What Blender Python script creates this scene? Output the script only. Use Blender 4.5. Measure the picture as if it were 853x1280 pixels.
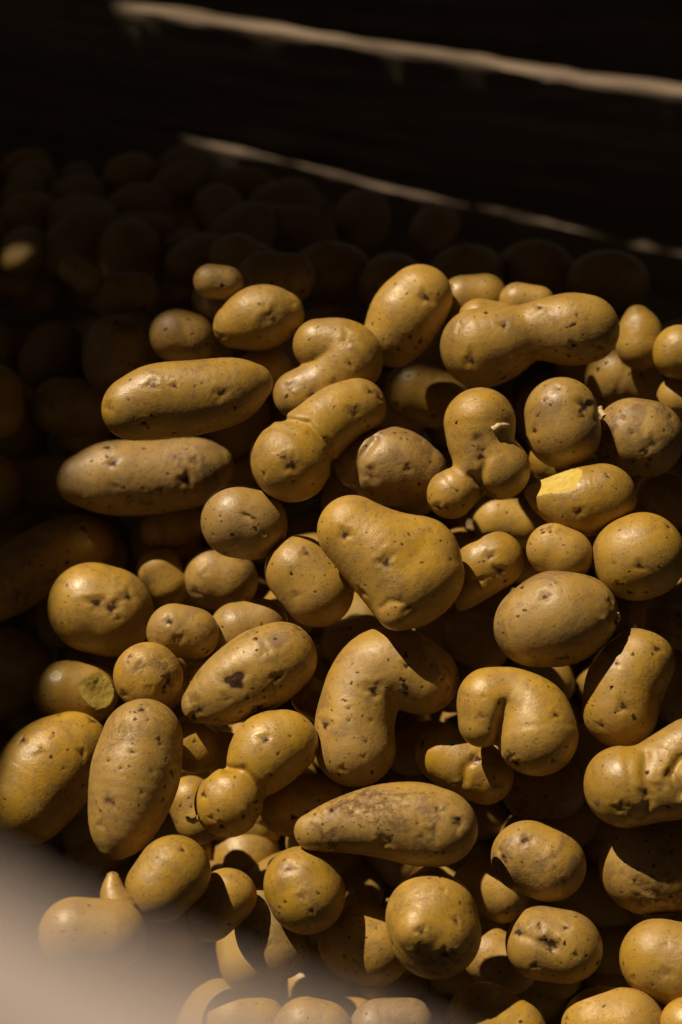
import bpy, math, random
import numpy as np
from mathutils import Vector, Matrix

# ------------------------------------------------------------------ scene, camera, light
scn = bpy.context.scene
for o in list(bpy.data.objects):
    bpy.data.objects.remove(o)

PITCH = math.radians(30.0)
FPX = 3011.0                       # focal length in pixels of the 853 x 1280 photograph
CAM = np.array([0.0, 0.0, 1.35])
FWD = np.array([0.0, math.cos(PITCH), -math.sin(PITCH)])
UP = np.array([0.0, math.sin(PITCH), math.cos(PITCH)])
RIGHT = np.array([1.0, 0.0, 0.0])
FOCUS = 0.985

cam_data = bpy.data.cameras.new('camera')
cam_data.sensor_fit = 'VERTICAL'
cam_data.sensor_height = 36.0
cam_data.sensor_width = 24.0
cam_data.lens = 36.0 * FPX / 1280.0
cam_data.clip_start = 0.01
cam_data.clip_end = 200.0
cam_data.dof.use_dof = True
cam_data.dof.focus_distance = FOCUS
cam_data.dof.aperture_fstop = 5.6
cam = bpy.data.objects.new('camera', cam_data)
scn.collection.objects.link(cam)
cam.location = CAM
cam.rotation_euler = (math.pi / 2 - PITCH, 0, 0)
scn.camera = cam

SUN_C = np.array([-0.46, 0.81, 0.37])            # towards the sun, in camera axes
SUN = SUN_C[0] * RIGHT + SUN_C[1] * UP - SUN_C[2] * FWD
SUN = SUN / np.linalg.norm(SUN)

world = bpy.data.worlds.new('World')
scn.world = world
world.use_nodes = True
wn = world.node_tree
bg = wn.nodes['Background']
sky = wn.nodes.new('ShaderNodeTexSky')
sky.sky_type = 'NISHITA'
sky.sun_disc = False
sky.sun_elevation = math.asin(SUN[2])
sky.sun_rotation = math.atan2(SUN[0], SUN[1])
warm = wn.nodes.new('ShaderNodeMix')                # the picture's warm white balance
warm.data_type = 'RGBA'
warm.blend_type = 'MULTIPLY'
warm.inputs[0].default_value = 1.0
warm.inputs[7].default_value = (1.0, 0.74, 0.50, 1.0)
wn.links.new(sky.outputs[0], warm.inputs[6])
wn.links.new(warm.outputs[2], bg.inputs[0])
bg.inputs[1].default_value = 0.013

sun_data = bpy.data.lights.new('sun', 'SUN')
sun_data.energy = 5.0
sun_data.angle = math.radians(0.55)
sun_data.color = (1.0, 0.84, 0.61)
sun = bpy.data.objects.new('sun', sun_data)
scn.collection.objects.link(sun)
sun.rotation_euler = Vector(SUN).to_track_quat('Z', 'Y').to_euler()

vs = scn.view_settings
vs.view_transform = 'Standard'
vs.look = 'None'
vs.exposure = 0.16
vs.gamma = 1.0
vs.use_curve_mapping = False

# ------------------------------------------------------------------ helpers
rng = np.random.default_rng(7)
random.seed(7)
COL = scn.collection


def ray(px, py):
    """Direction through a pixel with unit depth along the optical axis."""
    return FWD + RIGHT * ((px - 426.5) / FPX) - UP * ((py - 640.0) / FPX)


def at(px, py, depth):
    return CAM + ray(px, py) * depth


def smooth(a, b, x):
    t = np.clip((x - a) / (b - a), 0, 1)
    return t * t * (3 - 2 * t)


def mesh_from(name, verts, faces, normals=None, mat=None, attrs=None):
    me = bpy.data.meshes.new(name)
    me.from_pydata(verts.tolist(), [], faces.tolist())
    me.update()
    me.polygons.foreach_set('use_smooth', np.ones(len(me.polygons), dtype=bool))
    if attrs:
        for k, v in attrs.items():
            a = me.attributes.new(k, 'FLOAT', 'POINT')
            a.data.foreach_set('value', v.astype(np.float32))
    if normals is not None:
        me.normals_split_custom_set_from_vertices(normals.tolist())
    if mat:
        me.materials.append(mat)
    return me


def link(name, me, parent=None):
    o = bpy.data.objects.new(name, me)
    COL.objects.link(o)
    if parent is not None:
        o.parent = parent
    return o


def tag(o, label, cat, group=None, kind=None):
    if label:
        o['label'] = label
    if cat:
        o['category'] = cat
    if group:
        o['group'] = group
    if kind:
        o['kind'] = kind
    return o


# ------------------------------------------------------------------ materials
def new_mat(name):
    m = bpy.data.materials.new(name)
    m.use_nodes = True
    nt = m.node_tree
    return m, nt, nt.nodes['Principled BSDF']


def nd(nt, kind, **kw):
    n = nt.nodes.new(kind)
    for k, v in kw.items():
        if k.startswith('i_'):
            n.inputs[k[2:]].default_value = v
        else:
            setattr(n, k, v)
    return n


def math_(nt, op, a, b=None, c=None, clamp=False):
    n = nt.nodes.new('ShaderNodeMath')
    n.operation = op
    n.use_clamp = clamp
    for i, v in enumerate((a, b, c)):
        if v is None:
            continue
        if isinstance(v, (int, float)):
            n.inputs[i].default_value = v
        else:
            nt.links.new(v, n.inputs[i])
    return n.outputs[0]


def rng_(nt, val, a, b, c=0.0, d=1.0):
    n = nt.nodes.new('ShaderNodeMapRange')
    n.interpolation_type = 'SMOOTHSTEP'
    nt.links.new(val, n.inputs['Value'])
    n.inputs['From Min'].default_value = a
    n.inputs['From Max'].default_value = b
    n.inputs['To Min'].default_value = c
    n.inputs['To Max'].default_value = d
    return n.outputs[0]


def mix_(nt, fac, a, b, blend='MIX'):
    n = nt.nodes.new('ShaderNodeMix')
    n.data_type = 'RGBA'
    n.blend_type = blend
    n.clamp_factor = True
    for idx, v in ((0, fac), (6, a), (7, b)):
        if isinstance(v, (int, float)):
            n.inputs[idx].default_value = v
        elif isinstance(v, tuple):
            n.inputs[idx].default_value = (*v, 1.0)
        else:
            nt.links.new(v, n.inputs[idx])
    return n.outputs[2]


def noise_(nt, vec, scale, detail=2.0, rough=0.5, dist=0.0):
    n = nd(nt, 'ShaderNodeTexNoise')
    nt.links.new(vec, n.inputs['Vector'])
    n.inputs['Scale'].default_value = scale
    n.inputs['Detail'].default_value = detail
    n.inputs['Roughness'].default_value = rough
    n.inputs['Distortion'].default_value = dist
    return n.outputs['Fac']


def skin_material():
    m, nt, b = new_mat('potato_skin')
    L = nt.links
    tc = nd(nt, 'ShaderNodeTexCoord')
    oi = nd(nt, 'ShaderNodeObjectInfo')
    sep = nd(nt, 'ShaderNodeSeparateColor')
    L.new(oi.outputs['Color'], sep.inputs[0])
    tone, dirt, value = sep.outputs[0], sep.outputs[1], sep.outputs[2]
    off = nd(nt, 'ShaderNodeVectorMath', operation='MULTIPLY_ADD')
    L.new(oi.outputs['Color'], off.inputs[0])
    off.inputs[1].default_value = (7.3, 11.9, 5.1)
    L.new(tc.outputs['Object'], off.inputs[2])
    v = off.outputs[0]
    n_big = noise_(nt, v, 32, 3, 0.55, 0.4)
    n_mid = noise_(nt, v, 95, 5, 0.62, 0.6)
    n_net = noise_(nt, v, 330, 5, 0.7, 0.3)
    n_fine = noise_(nt, v, 1100, 3, 0.6)
    # yellow against tan, by potato and by patch
    f = math_(nt, 'ADD', math_(nt, 'MULTIPLY', rng_(nt, n_big, 0.32, 0.68), 0.55), math_(nt, 'SUBTRACT', tone, 0.25))
    col = mix_(nt, f, (0.480, 0.276, 0.019), (0.415, 0.256, 0.068))
    col = mix_(nt, rng_(nt, tone, 0.82, 1.05), col, (0.34, 0.225, 0.125))
    # faint mottling of the thin skin
    col = mix_(nt, math_(nt, 'MULTIPLY', rng_(nt, n_mid, 0.42, 0.70), 0.42), col, (0.30, 0.170, 0.042))
    col = mix_(nt, math_(nt, 'MULTIPLY', rng_(nt, n_net, 0.50, 0.68), 0.30), col, (0.27, 0.16, 0.058))
    # scuffed russet and clinging soil
    ru = math_(nt, 'MULTIPLY', rng_(nt, noise_(nt, v, 60, 7, 0.68, 1.0), 0.48, 0.62), dirt)
    col = mix_(nt, math_(nt, 'MULTIPLY', ru, 0.8), col, (0.22, 0.125, 0.050))
    so = math_(nt, 'MULTIPLY', rng_(nt, noise_(nt, v, 25, 8, 0.72, 0.6), 0.50, 0.66), dirt)
    so = math_(nt, 'MULTIPLY', so, rng_(nt, n_net, 0.36, 0.6))
    col = mix_(nt, math_(nt, 'MULTIPLY', so, 0.9), col, (0.12, 0.066, 0.030))

    # lenticels and specks of soil
    def specks(scale, size, keep, strength, c):
        nonlocal col
        vo = nd(nt, 'ShaderNodeTexVoronoi')
        wob = nd(nt, 'ShaderNodeTexNoise')
        L.new(v, wob.inputs['Vector'])
        wob.inputs['Scale'].default_value = scale * 2.2
        va = nd(nt, 'ShaderNodeVectorMath', operation='MULTIPLY_ADD')
        L.new(wob.outputs['Color'], va.inputs[0])
        va.inputs[1].default_value = (0.55 / scale,) * 3
        L.new(v, va.inputs[2])
        L.new(va.outputs[0], vo.inputs['Vector'])
        vo.inputs['Scale'].default_value = scale
        sc = nd(nt, 'ShaderNodeSeparateColor')
        L.new(vo.outputs['Color'], sc.inputs[0])
        rad = math_(nt, 'MULTIPLY', math_(nt, 'ADD', sc.outputs[1], 0.25), size)
        spot = math_(nt, 'SUBTRACT', 1.0, math_(nt, 'DIVIDE', vo.outputs['Distance'], rad), clamp=True)
        spot = math_(nt, 'MULTIPLY', spot, 2.2, clamp=True)
        on = math_(nt, 'LESS_THAN', sc.outputs[0], math_(nt, 'ADD', math_(nt, 'MULTIPLY', dirt, keep), keep * 0.7))
        spot = math_(nt, 'MULTIPLY', spot, on)
        col = mix_(nt, math_(nt, 'MULTIPLY', spot, strength), col, c)
        return spot
    s1 = specks(210, 0.17, 0.80, 0.85, (0.085, 0.040, 0.014))
    s2 = specks(420, 0.25, 0.9, 0.6, (0.15, 0.078, 0.030))
    s3 = specks(112, 0.145, 0.42, 0.95, (0.045, 0.021, 0.008))
    # the corky buds
    at_ = nd(nt, 'ShaderNodeAttribute', attribute_name='eye')
    e = math_(nt, 'MULTIPLY', at_.outputs['Fac'], math_(nt, 'ADD', math_(nt, 'MULTIPLY', n_net, 1.5), 0.35))
    e1 = rng_(nt, e, 0.10, 0.55)
    col = mix_(nt, math_(nt, 'MULTIPLY', e1, 0.55), col, (0.20, 0.105, 0.042))
    e2 = rng_(nt, e, 0.50, 0.95)
    col = mix_(nt, math_(nt, 'MULTIPLY', e2, 0.92), col, (0.036, 0.017, 0.007))
    # overall value by potato
    vm = math_(nt, 'ADD', math_(nt, 'MULTIPLY', value, 0.7), 0.5)
    cv = nd(nt, 'ShaderNodeVectorMath', operation='SCALE')
    L.new(col, cv.inputs[0])
    L.new(vm, cv.inputs['Scale'])
    L.new(cv.outputs[0], b.inputs['Base Color'])
    r = math_(nt, 'ADD', math_(nt, 'MULTIPLY', n_net, 0.36), 0.21)
    r = math_(nt, 'ADD', r, rng_(nt, noise_(nt, v, 45, 6, 0.7, 0.8), 0.42, 0.66, -0.04, 0.15))
    r = math_(nt, 'ADD', r, math_(nt, 'MULTIPLY', math_(nt, 'ADD', so, math_(nt, 'MULTIPLY', dirt, 0.4)), 0.3))
    r = math_(nt, 'ADD', r, math_(nt, 'MULTIPLY', math_(nt, 'ADD', s1, s3), 0.3), clamp=True)
    L.new(r, b.inputs['Roughness'])
    spots = math_(nt, 'ADD', math_(nt, 'ADD', s1, s3), math_(nt, 'ADD', e2, so), clamp=True)
    L.new(math_(nt, 'MULTIPLY', math_(nt, 'SUBTRACT', 1.0, math_(nt, 'MULTIPLY', spots, 0.8)), 0.62), b.inputs['Specular IOR Level'])
    h = math_(nt, 'MULTIPLY', n_fine, 0.16)
    h = math_(nt, 'ADD', h, math_(nt, 'MULTIPLY', n_net, 0.50))
    h = math_(nt, 'ADD', h, math_(nt, 'MULTIPLY', n_mid, 0.30))
    h = math_(nt, 'ADD', h, math_(nt, 'MULTIPLY', so, 0.25))
    h = math_(nt, 'SUBTRACT', h, math_(nt, 'MULTIPLY', math_(nt, 'ADD', s1, s3), 0.35))
    bp = nd(nt, 'ShaderNodeBump')
    bp.inputs['Strength'].default_value = 0.42
    bp.inputs['Distance'].default_value = 0.0011
    L.new(h, bp.inputs['Height'])
    L.new(bp.outputs[0], b.inputs['Normal'])
    return m


def flesh_material():
    m, nt, b = new_mat('potato_flesh')
    tc = nd(nt, 'ShaderNodeTexCoord')
    n = noise_(nt, tc.outputs['Object'], 240, 5, 0.6)
    col = mix_(nt, rng_(nt, n, 0.35, 0.7), (0.56, 0.415, 0.090), (0.46, 0.315, 0.060))
    nt.links.new(col, b.inputs['Base Color'])
    b.inputs['Roughness'].default_value = 0.38
    bp = nd(nt, 'ShaderNodeBump')
    bp.inputs['Strength'].default_value = 0.6
    bp.inputs['Distance'].default_value = 0.0012
    nt.links.new(n, bp.inputs['Height'])
    nt.links.new(bp.outputs[0], b.inputs['Normal'])
    return m


def sprout_material():
    m, nt, b = new_mat('pale_sprout')
    b.inputs['Base Color'].default_value = (0.50, 0.36, 0.20, 1)
    b.inputs['Roughness'].default_value = 0.5
    return m


def wood_material(name, dark, light, grain=1.0):
    m, nt, b = new_mat(name)
    L = nt.links
    tc = nd(nt, 'ShaderNodeTexCoord')
    oi = nd(nt, 'ShaderNodeObjectInfo')
    mp = nd(nt, 'ShaderNodeVectorMath', operation='MULTIPLY')
    L.new(tc.outputs['Object'], mp.inputs[0])
    mp.inputs[1].default_value = (1.6, 34, 34)
    ad = nd(nt, 'ShaderNodeVectorMath', operation='ADD')
    L.new(mp.outputs[0], ad.inputs[0])
    L.new(math_(nt, 'MULTIPLY', oi.outputs['Random'], 31.0), ad.inputs[1])
    g = noise_(nt, ad.outputs[0], 2.2, 7, 0.62, 1.2)
    g2 = noise_(nt, ad.outputs[0], 9.0, 4, 0.6)
    bl = noise_(nt, tc.outputs['Object'], 9.0, 5, 0.6)
    col = mix_(nt, rng_(nt, g, 0.3, 0.72), dark, light)
    col = mix_(nt, math_(nt, 'MULTIPLY', rng_(nt, g2, 0.52, 0.75), 0.5), col, tuple(0.45 * c for c in dark))
    col = mix_(nt, math_(nt, 'MULTIPLY', rng_(nt, bl, 0.5, 0.75), 0.45), col, tuple(0.55 * c for c in light))
    L.new(col, b.inputs['Base Color'])
    b.inputs['Roughness'].default_value = 0.78
    b.inputs['Specular IOR Level'].default_value = 0.25
    bp = nd(nt, 'ShaderNodeBump')
    bp.inputs['Strength'].default_value = 0.7
    bp.inputs['Distance'].default_value = 0.0016
    L.new(math_(nt, 'ADD', g, math_(nt, 'MULTIPLY', g2, 0.6)), bp.inputs['Height'])
    L.new(bp.outputs[0], b.inputs['Normal'])
    return m


def ground_material():
    m, nt, b = new_mat('dark_ground')
    tc = nd(nt, 'ShaderNodeTexCoord')
    n = noise_(nt, tc.outputs['Object'], 14, 8, 0.65)
    col = mix_(nt, rng_(nt, n, 0.3, 0.7), (0.035, 0.030, 0.026), (0.075, 0.063, 0.052))
    nt.links.new(col, b.inputs['Base Color'])
    b.inputs['Roughness'].default_value = 0.9
    return m


SKIN = skin_material()
FLESH = flesh_material()
SPROUT = sprout_material()
WOOD = wood_material('dark_weathered_wood', (0.10, 0.070, 0.048), (0.27, 0.205, 0.150))
PALE = wood_material('pale_bare_wood', (0.25, 0.205, 0.19), (0.38, 0.32, 0.30))

# ------------------------------------------------------------------ setting
def sheet(name, size, z, mat):
    v = np.array([[-size, -size, z], [size, -size, z], [size, size, z], [-size, size, z]], float)
    o = link(name, mesh_from(name, v, np.array([[0, 1, 2, 3]]), mat=mat))
    o['kind'] = 'structure'
    return o


sheet('ground', 60.0, 0.0, ground_material())

# the bin's back wall: a plane, its boards not quite level
YAW = math.radians(8.0)
WDIR = np.array([-math.cos(YAW), math.sin(YAW), 0.0])   # towards the left end
WIN = np.array([-math.sin(YAW), -math.cos(YAW), 0.0])   # into the bin
WALL_DEPTH = 1.40
WTOP = at(500, 60, WALL_DEPTH)                          # a point on the rim


def on_wall(px, py, off=0.0):
    r = ray(px, py)
    t = np.dot(WTOP + WIN * off - CAM, WIN) / np.dot(r, WIN)
    return CAM + r * t


def plank(origin, along, normal, length, height, thick, mat, parent, rough=0.0012, chips=0.0, seed=0, name='plank', lean=0.0):
    """Rough-sawn board. origin = middle of the top front arris; runs +-length/2 along; thickness goes against normal."""
    r = np.random.default_rng(seed)
    nx, nz, nt_ = max(8, int(length / 0.012)), 4, 3
    # profile ring (t across thickness: 0 front, 1 back ; h: 0 top, 1 bottom) with eased arrises
    e = min(0.003, thick * 0.18)
    prof = [(0, e * 1.6), (0, e), (e * 0.3, e * 0.3), (e, 0), (thick * 0.5, 0), (thick - e, 0), (thick - e * 0.3, e * 0.3), (thick, e), (thick, e * 1.6),
            (thick, height * 0.5), (thick, height - e * 1.6), (thick, height - e), (thick - e, height), (thick * 0.5, height), (e, height), (0, height - e), (0, height - e * 1.6), (0, height * 0.5)]
    k = len(prof)
    xs = np.linspace(-length / 2, length / 2, nx)
    V = np.zeros((nx, k, 3))
    wav = sum(a * np.sin(xs * f + p) for a, f, p in zip(r.uniform(0.3, 1, 6), r.uniform(8, 90, 6), r.uniform(0, 6, 6)))
    chip = np.zeros(nx)
    if chips > 0:
        for _ in range(int(length * 14)):
            c, w, dd = r.uniform(-length / 2, length / 2), r.uniform(0.006, 0.035), r.uniform(0.2, 1.0)
            chip = np.maximum(chip, dd * np.clip(1.3 - np.abs(xs - c) / w, 0, 1))
    for j, (t, h) in enumerate(prof):
        j_t = t + rough * (r.normal(0, 0.35, nx) + 0.5 * wav)
        j_h = h + rough * (r.normal(0, 0.35, nx) + 0.5 * np.roll(wav, 3 * j))
        if chips > 0 and t < thick * 0.3 and h < height * 0.3:
            j_h = j_h + chips * chip
            j_t = j_t + chips * 0.8 * chip
        V[:, j] = xs[:, None] * along - j_t[:, None] * normal - j_h[:, None] * np.array([0, 0, 1.0]) + (lean * j_h)[:, None] * normal
    verts = V.reshape(-1, 3)
    F = []
    for i in range(nx - 1):
        for j in range(k):
            F.append((i * k + j, i * k + (j + 1) % k, (i + 1) * k + (j + 1) % k, (i + 1) * k + j))
    # local frame: x along the board so that the grain follows it
    zz = np.array([0, 0, 1.0])
    ya = np.cross(zz, along)
    ya = ya / np.linalg.norm(ya)
    M = np.stack([along, ya, np.cross(along, ya)], 1)
    loc = verts @ M                                    # local axes are orthonormal
    me = bpy.data.meshes.new(name)
    me.from_pydata(loc.tolist(), [], F + [tuple(range(k))[::-1], tuple((nx - 1) * k + q for q in range(k))])
    import bmesh
    bm = bmesh.new()
    bm.from_mesh(me)
    bmesh.ops.recalc_face_normals(bm, faces=bm.faces)
    bm.to_mesh(me)
    bm.free()
    me.polygons.foreach_set('use_smooth', np.ones(len(me.polygons), dtype=bool))
    me.set_sharp_from_angle(angle=math.radians(28))
    me.materials.append(mat)
    ob = link(name, me)
    ob.matrix_world = Matrix.LocRotScale(Vector(origin), Matrix(M.tolist()).to_quaternion(), None)
    if parent is not None:
        ob.parent = parent
    return ob


bin_ = bpy.data.objects.new('wooden_bin', None)
COL.objects.link(bin_)
tag(bin_, 'dark weathered wooden plank bin that holds the whole heap of potatoes', 'wooden bin')

Z = np.array([0, 0, 1.0])
TH = 0.015
rim_z = WTOP[2]


def unit(v):
    return v / np.linalg.norm(v)


RA, RB = on_wall(150, 10), on_wall(853, 118)
GA, GB = on_wall(140, 152, 0.0032), on_wall(780, 297, 0.0032)
plank(0.5 * (RA + RB), unit(RA - RB), WIN, 1.5, 0.5 * ((RA + RB) - (GA + GB))[2] - 0.006, TH, WOOD, bin_, chips=0.0032, seed=3, lean=-0.03)
plank(0.5 * (GA + GB), unit(GA - GB), WIN, 1.5, 0.14, TH, WOOD, bin_, chips=0.001, seed=4)
zz_ = GA[2] - 0.21
for q in range(4):
    plank(np.array([*WTOP[:2], zz_]), WDIR, WIN, 1.5, 0.15, TH, WOOD, bin_, seed=5 + q)
    zz_ -= 0.16
# left and right walls, square to the back wall
left_corner = WTOP + WDIR * 0.38
right_corner = left_corner - WDIR * 0.90
for c, nrm, top in ((left_corner, -WDIR, rim_z + 0.02), (right_corner, WDIR, rim_z - 0.02)):
    zz_ = top
    for q in range(5):
        hh = 0.15
        mid = np.array([*(c + WIN * 0.43)[:2], zz_])
        plank(mid, WIN, nrm, 0.82, hh, TH, WOOD, bin_, seed=20 + q + (10 if nrm is WDIR else 0))
        zz_ -= hh + 0.008

# neighbouring bin, its near side seen just over the rim
nb = bpy.data.objects.new('wooden_bin', None)
COL.objects.link(nb)
tag(nb, 'dark boards of the neighbouring bin seen just over the sunlit rim', 'wooden bin')
zz_ = rim_z - 0.04
for q in range(4):
    plank(np.array([*(WTOP - WIN * 0.24)[:2], zz_]), WDIR, WIN, 3.4, 0.19, TH, WOOD, nb, seed=50 + q)
    zz_ -= 0.20

# unseen boards added above the bin, cut so sun and shade fall as wanted
added_shade_boards = bpy.data.objects.new('added_shade_boards', None)
COL.objects.link(added_shade_boards)
tag(added_shade_boards, 'unseen boards added over the bin to shade the back of the heap', 'added_shade_boards')
ZC = 2.6


def panel(pts, name='added_shade_panel'):
    n = len(pts)
    v = np.array([(x, y, ZC) for x, y in pts] + [(x, y, ZC + 0.02) for x, y in pts], float)
    me = bpy.data.meshes.new(name)
    me.from_pydata(v.tolist(), [], [tuple(range(n))[::-1], tuple(range(n, 2 * n))] + [(i, (i + 1) % n, n + (i + 1) % n, n + i) for i in range(n)])
    me.materials.append(WOOD)
    return link(name, me, added_shade_boards)


def up_(p):
    return p + SUN * (ZC - p[2]) / SUN[2]


def shade(px, py, d):
    return tuple(up_(at(px, py, d))[:2])


# edge whose shadow runs along the crest of the heap, right to left, then down its left side
CREST = [shade(1500, 420, 1.06), shade(853, 414, 1.06), shade(700, 382, 1.06), shade(610, 352, 1.06), shade(520, 334, 1.06), shade(440, 368, 1.06), shade(330, 384, 1.05),
         shade(200, 410, 1.05), shade(80, 440, 1.05), shade(-25, 530, 1.03), shade(-45, 640, 1.01), shade(-80, 780, 0.99), shade(-130, 900, 0.97), shade(-150, 1500, 0.9)]
r1, r2 = up_(on_wall(1250, 196))[:2], up_(on_wall(132, 8))[:2]
nb_ = WIN[:2] * 0.050
nf_ = WIN[:2] * 0.035
xr, yr = CREST[0]
xl, yl = CREST[-1]
S1, S2 = shade(116, 346, 1.17), shade(-20, 344, 1.17)    # a short slit left in the added boards for slivers of sun
panel(CREST[:8] + [S1, tuple(r2 + nf_), tuple(r1 + nf_)])
panel([tuple(r1 - nb_), tuple(r2 - nb_), (r2[0], 3.9), (r1[0], 3.9)])
panel([tuple(r2 + nf_), S1, (S1[0], S1[1] + 0.004), (S2[0], S2[1] + 0.004), (-2.8, S2[1] + 0.004), (-2.8, 3.9), (r2[0], 3.9), tuple(r2 - nb_)])
panel(CREST[7:] + [(-2.8, yl), (-2.8, S2[1] + 0.004), (S2[0], S2[1] + 0.004), (S2[0], S2[1] - 0.004), (S1[0], S1[1] - 0.004), S1])
bx, by = shade(200, 1180, 0.2)                       # the near board stands in the sun as well
ym = min(yl, by + 0.2)
panel([(-2.8, yl), (xl, yl), (bx - 0.3, ym), (bx - 0.3, by - 0.10), (bx + 0.25, by - 0.10), (bx + 0.25, ym), (xr, yl), (2.8, yl), (2.8, -2.5), (-2.8, -2.5)])
panel([(xr, yl), (xr, yr), tuple(r1 + nf_), tuple(r1 - nb_), (r1[0], 3.9), (2.8, 3.9), (2.8, yl)])

# ------------------------------------------------------------------ potatoes
SEGS_PER = 5


def spline(pts):
    """Catmull-Rom through (x, y, r[, z]) -> dense samples."""
    P = np.array([(p + (0.0,))[:4] if len(p) == 3 else p for p in pts], float)
    if len(P) == 1:
        return P
    Q = np.vstack([2 * P[0] - P[1], P, 2 * P[-1] - P[-2]])
    out = []
    for i in range(1, len(Q) - 2):
        a, b, c, d = Q[i - 1], Q[i], Q[i + 1], Q[i + 2]
        for t in np.linspace(0, 1, SEGS_PER, endpoint=False):
            out.append(0.5 * ((2 * b) + (c - a) * t + (2 * a - 5 * b + 4 * c - d) * t * t + (3 * b - a - 3 * c + d) * t ** 3))
    out.append(P[-1])
    return np.array(out)


class Shape:
    """Potato body as a distance field in local pixel units: x right, y up, z towards the viewer."""

    def __init__(self, chains, seed, amp=0.03, flat=0.94, grooves=(), cuts=(), blend=0.35):
        self.ch = chains                               # list of arrays (x,y,r,z), local, y up
        r = np.random.default_rng(seed)
        self.rm = max(c[:, 2].max() for c in chains)
        self.flat = flat
        self.k = blend * self.rm
        self.D = r.normal(size=(9, 3))
        self.D /= np.linalg.norm(self.D, axis=1)[:, None]
        self.Fq = r.uniform(1.0, 3.6, 9) / self.rm
        self.Ph = r.uniform(0, 6.28, 9)
        self.A = amp * self.rm * r.uniform(0.3, 1.0, 9) / (self.Fq * self.rm) ** 0.6 * 0.75
        self.grooves, self.cuts = grooves, cuts

    def body(self, p):
        q = p.copy()
        q[:, 2] /= self.flat
        tot = None
        for c in self.ch:
            best = np.full(len(q), 1e9)
            for i in range(max(1, len(c) - 1)):
                a = c[i]
                b = c[min(i + 1, len(c) - 1)]
                pa = a[[0, 1, 3]]
                ab = b[[0, 1, 3]] - pa
                l2 = ab @ ab + 1e-9
                t = np.clip(((q - pa) @ ab) / l2, 0, 1)
                d = np.linalg.norm(q - pa - t[:, None] * ab, axis=1) - (a[2] + (b[2] - a[2]) * t)
                best = np.minimum(best, d)
            if tot is None:
                tot = best
            else:
                h = np.clip(0.5 + 0.5 * (tot - best) / self.k, 0, 1)
                tot = tot * (1 - h) + best * h - self.k * h * (1 - h)
        ph = p @ self.D.T * self.Fq + self.Ph
        tot = tot + np.sin(ph) @ self.A
        for (pts, w, dep) in self.grooves:
            gd = np.full(len(p), 1e9)
            for i in range(len(pts) - 1):
                a, ab = pts[i], pts[i + 1] - pts[i]
                t = np.clip(((p[:, :2] - a) @ ab) / (ab @ ab), 0, 1)
                gd = np.minimum(gd, np.linalg.norm(p[:, :2] - a - t[:, None] * ab, axis=1))
            tot = tot + dep * np.exp(-(gd / w) ** 2) * (p[:, 2] > -0.1 * self.rm)
        return tot

    def __call__(self, p):
        d = self.body(p)
        for (n, off) in self.cuts:
            d = np.maximum(d, p @ n - off + 0.9 * np.sin(p[:, 0] * 0.13 + off) + 0.8 * np.sin(p[:, 1] * 0.17 + p[:, 0] * 0.06))
        return d

    def mesh(self, step):
        allp = np.vstack(self.ch)
        R = allp[:, 2].max() * 1.25 + 2 * step
        lo = np.array([(allp[:, 0] - allp[:, 2]).min(), (allp[:, 1] - allp[:, 2]).min(), (allp[:, 3] - allp[:, 2]).min()]) - 0.12 * self.rm - 2 * step
        hi = np.array([(allp[:, 0] + allp[:, 2]).max(), (allp[:, 1] + allp[:, 2]).max(), (allp[:, 3] + allp[:, 2]).max()]) + 0.12 * self.rm + 2 * step
        n = np.ceil((hi - lo) / step).astype(int) + 1
        ax = [lo[i] + step * np.arange(n[i]) for i in range(3)]
        G = np.stack(np.meshgrid(*ax, indexing='ij'), -1).reshape(-1, 3)
        S = self(G).reshape(n)
        # surface nets
        ins = S < 0
        corner = [ins[i:n[0] - 1 + i, j:n[1] - 1 + j, k:n[2] - 1 + k] for i in (0, 1) for j in (0, 1) for k in (0, 1)]
        cnt = sum(c.astype(int) for c in corner)
        act = (cnt > 0) & (cnt < 8)
        idx = -np.ones(act.shape, int)
        cells = np.argwhere(act)
        idx[act] = np.arange(len(cells))
        acc = np.zeros((len(cells), 3))
        num = np.zeros(len(cells))
        cs = [(i, j, k) for i in (0, 1) for j in (0, 1) for k in (0, 1)]
        for a in cs:
            for axis in range(3):
                if a[axis] == 1:
                    continue
                b = list(a)
                b[axis] = 1
                sa = S[cells[:, 0] + a[0], cells[:, 1] + a[1], cells[:, 2] + a[2]]
                sb = S[cells[:, 0] + b[0], cells[:, 1] + b[1], cells[:, 2] + b[2]]
                x = (sa < 0) != (sb < 0)
                t = np.where(x, sa / np.where(x, sa - sb, 1), 0)
                pt = np.array(a, float)[None] + t[:, None] * (np.array(b) - np.array(a))[None]
                acc += pt * x[:, None]
                num += x
        V = lo + step * (cells + acc / num[:, None])
        F = []
        for axis in range(3):
            u, w = (axis + 1) % 3, (axis + 2) % 3
            sl0 = [slice(None)] * 3
            sl1 = [slice(None)] * 3
            sl0[axis] = slice(0, n[axis] - 1)
            sl1[axis] = slice(1, n[axis])
            A, B = ins[tuple(sl0)], ins[tuple(sl1)]
            E = np.argwhere(A != B)
            E = E[(E[:, u] > 0) & (E[:, w] > 0) & (E[:, u] < n[u] - 1) & (E[:, w] < n[w] - 1)]
            fl = A[tuple(E.T)]

            def cell(du, dw):
                c = E.copy()
                c[:, u] -= du
                c[:, w] -= dw
                return idx[tuple(c.T)]
            q = np.stack([cell(1, 1), cell(0, 1), cell(0, 0), cell(1, 0)], 1)
            q[~fl] = q[~fl][:, ::-1]
            F.append(q)
        F = np.vstack(F)
        return V, F

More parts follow.
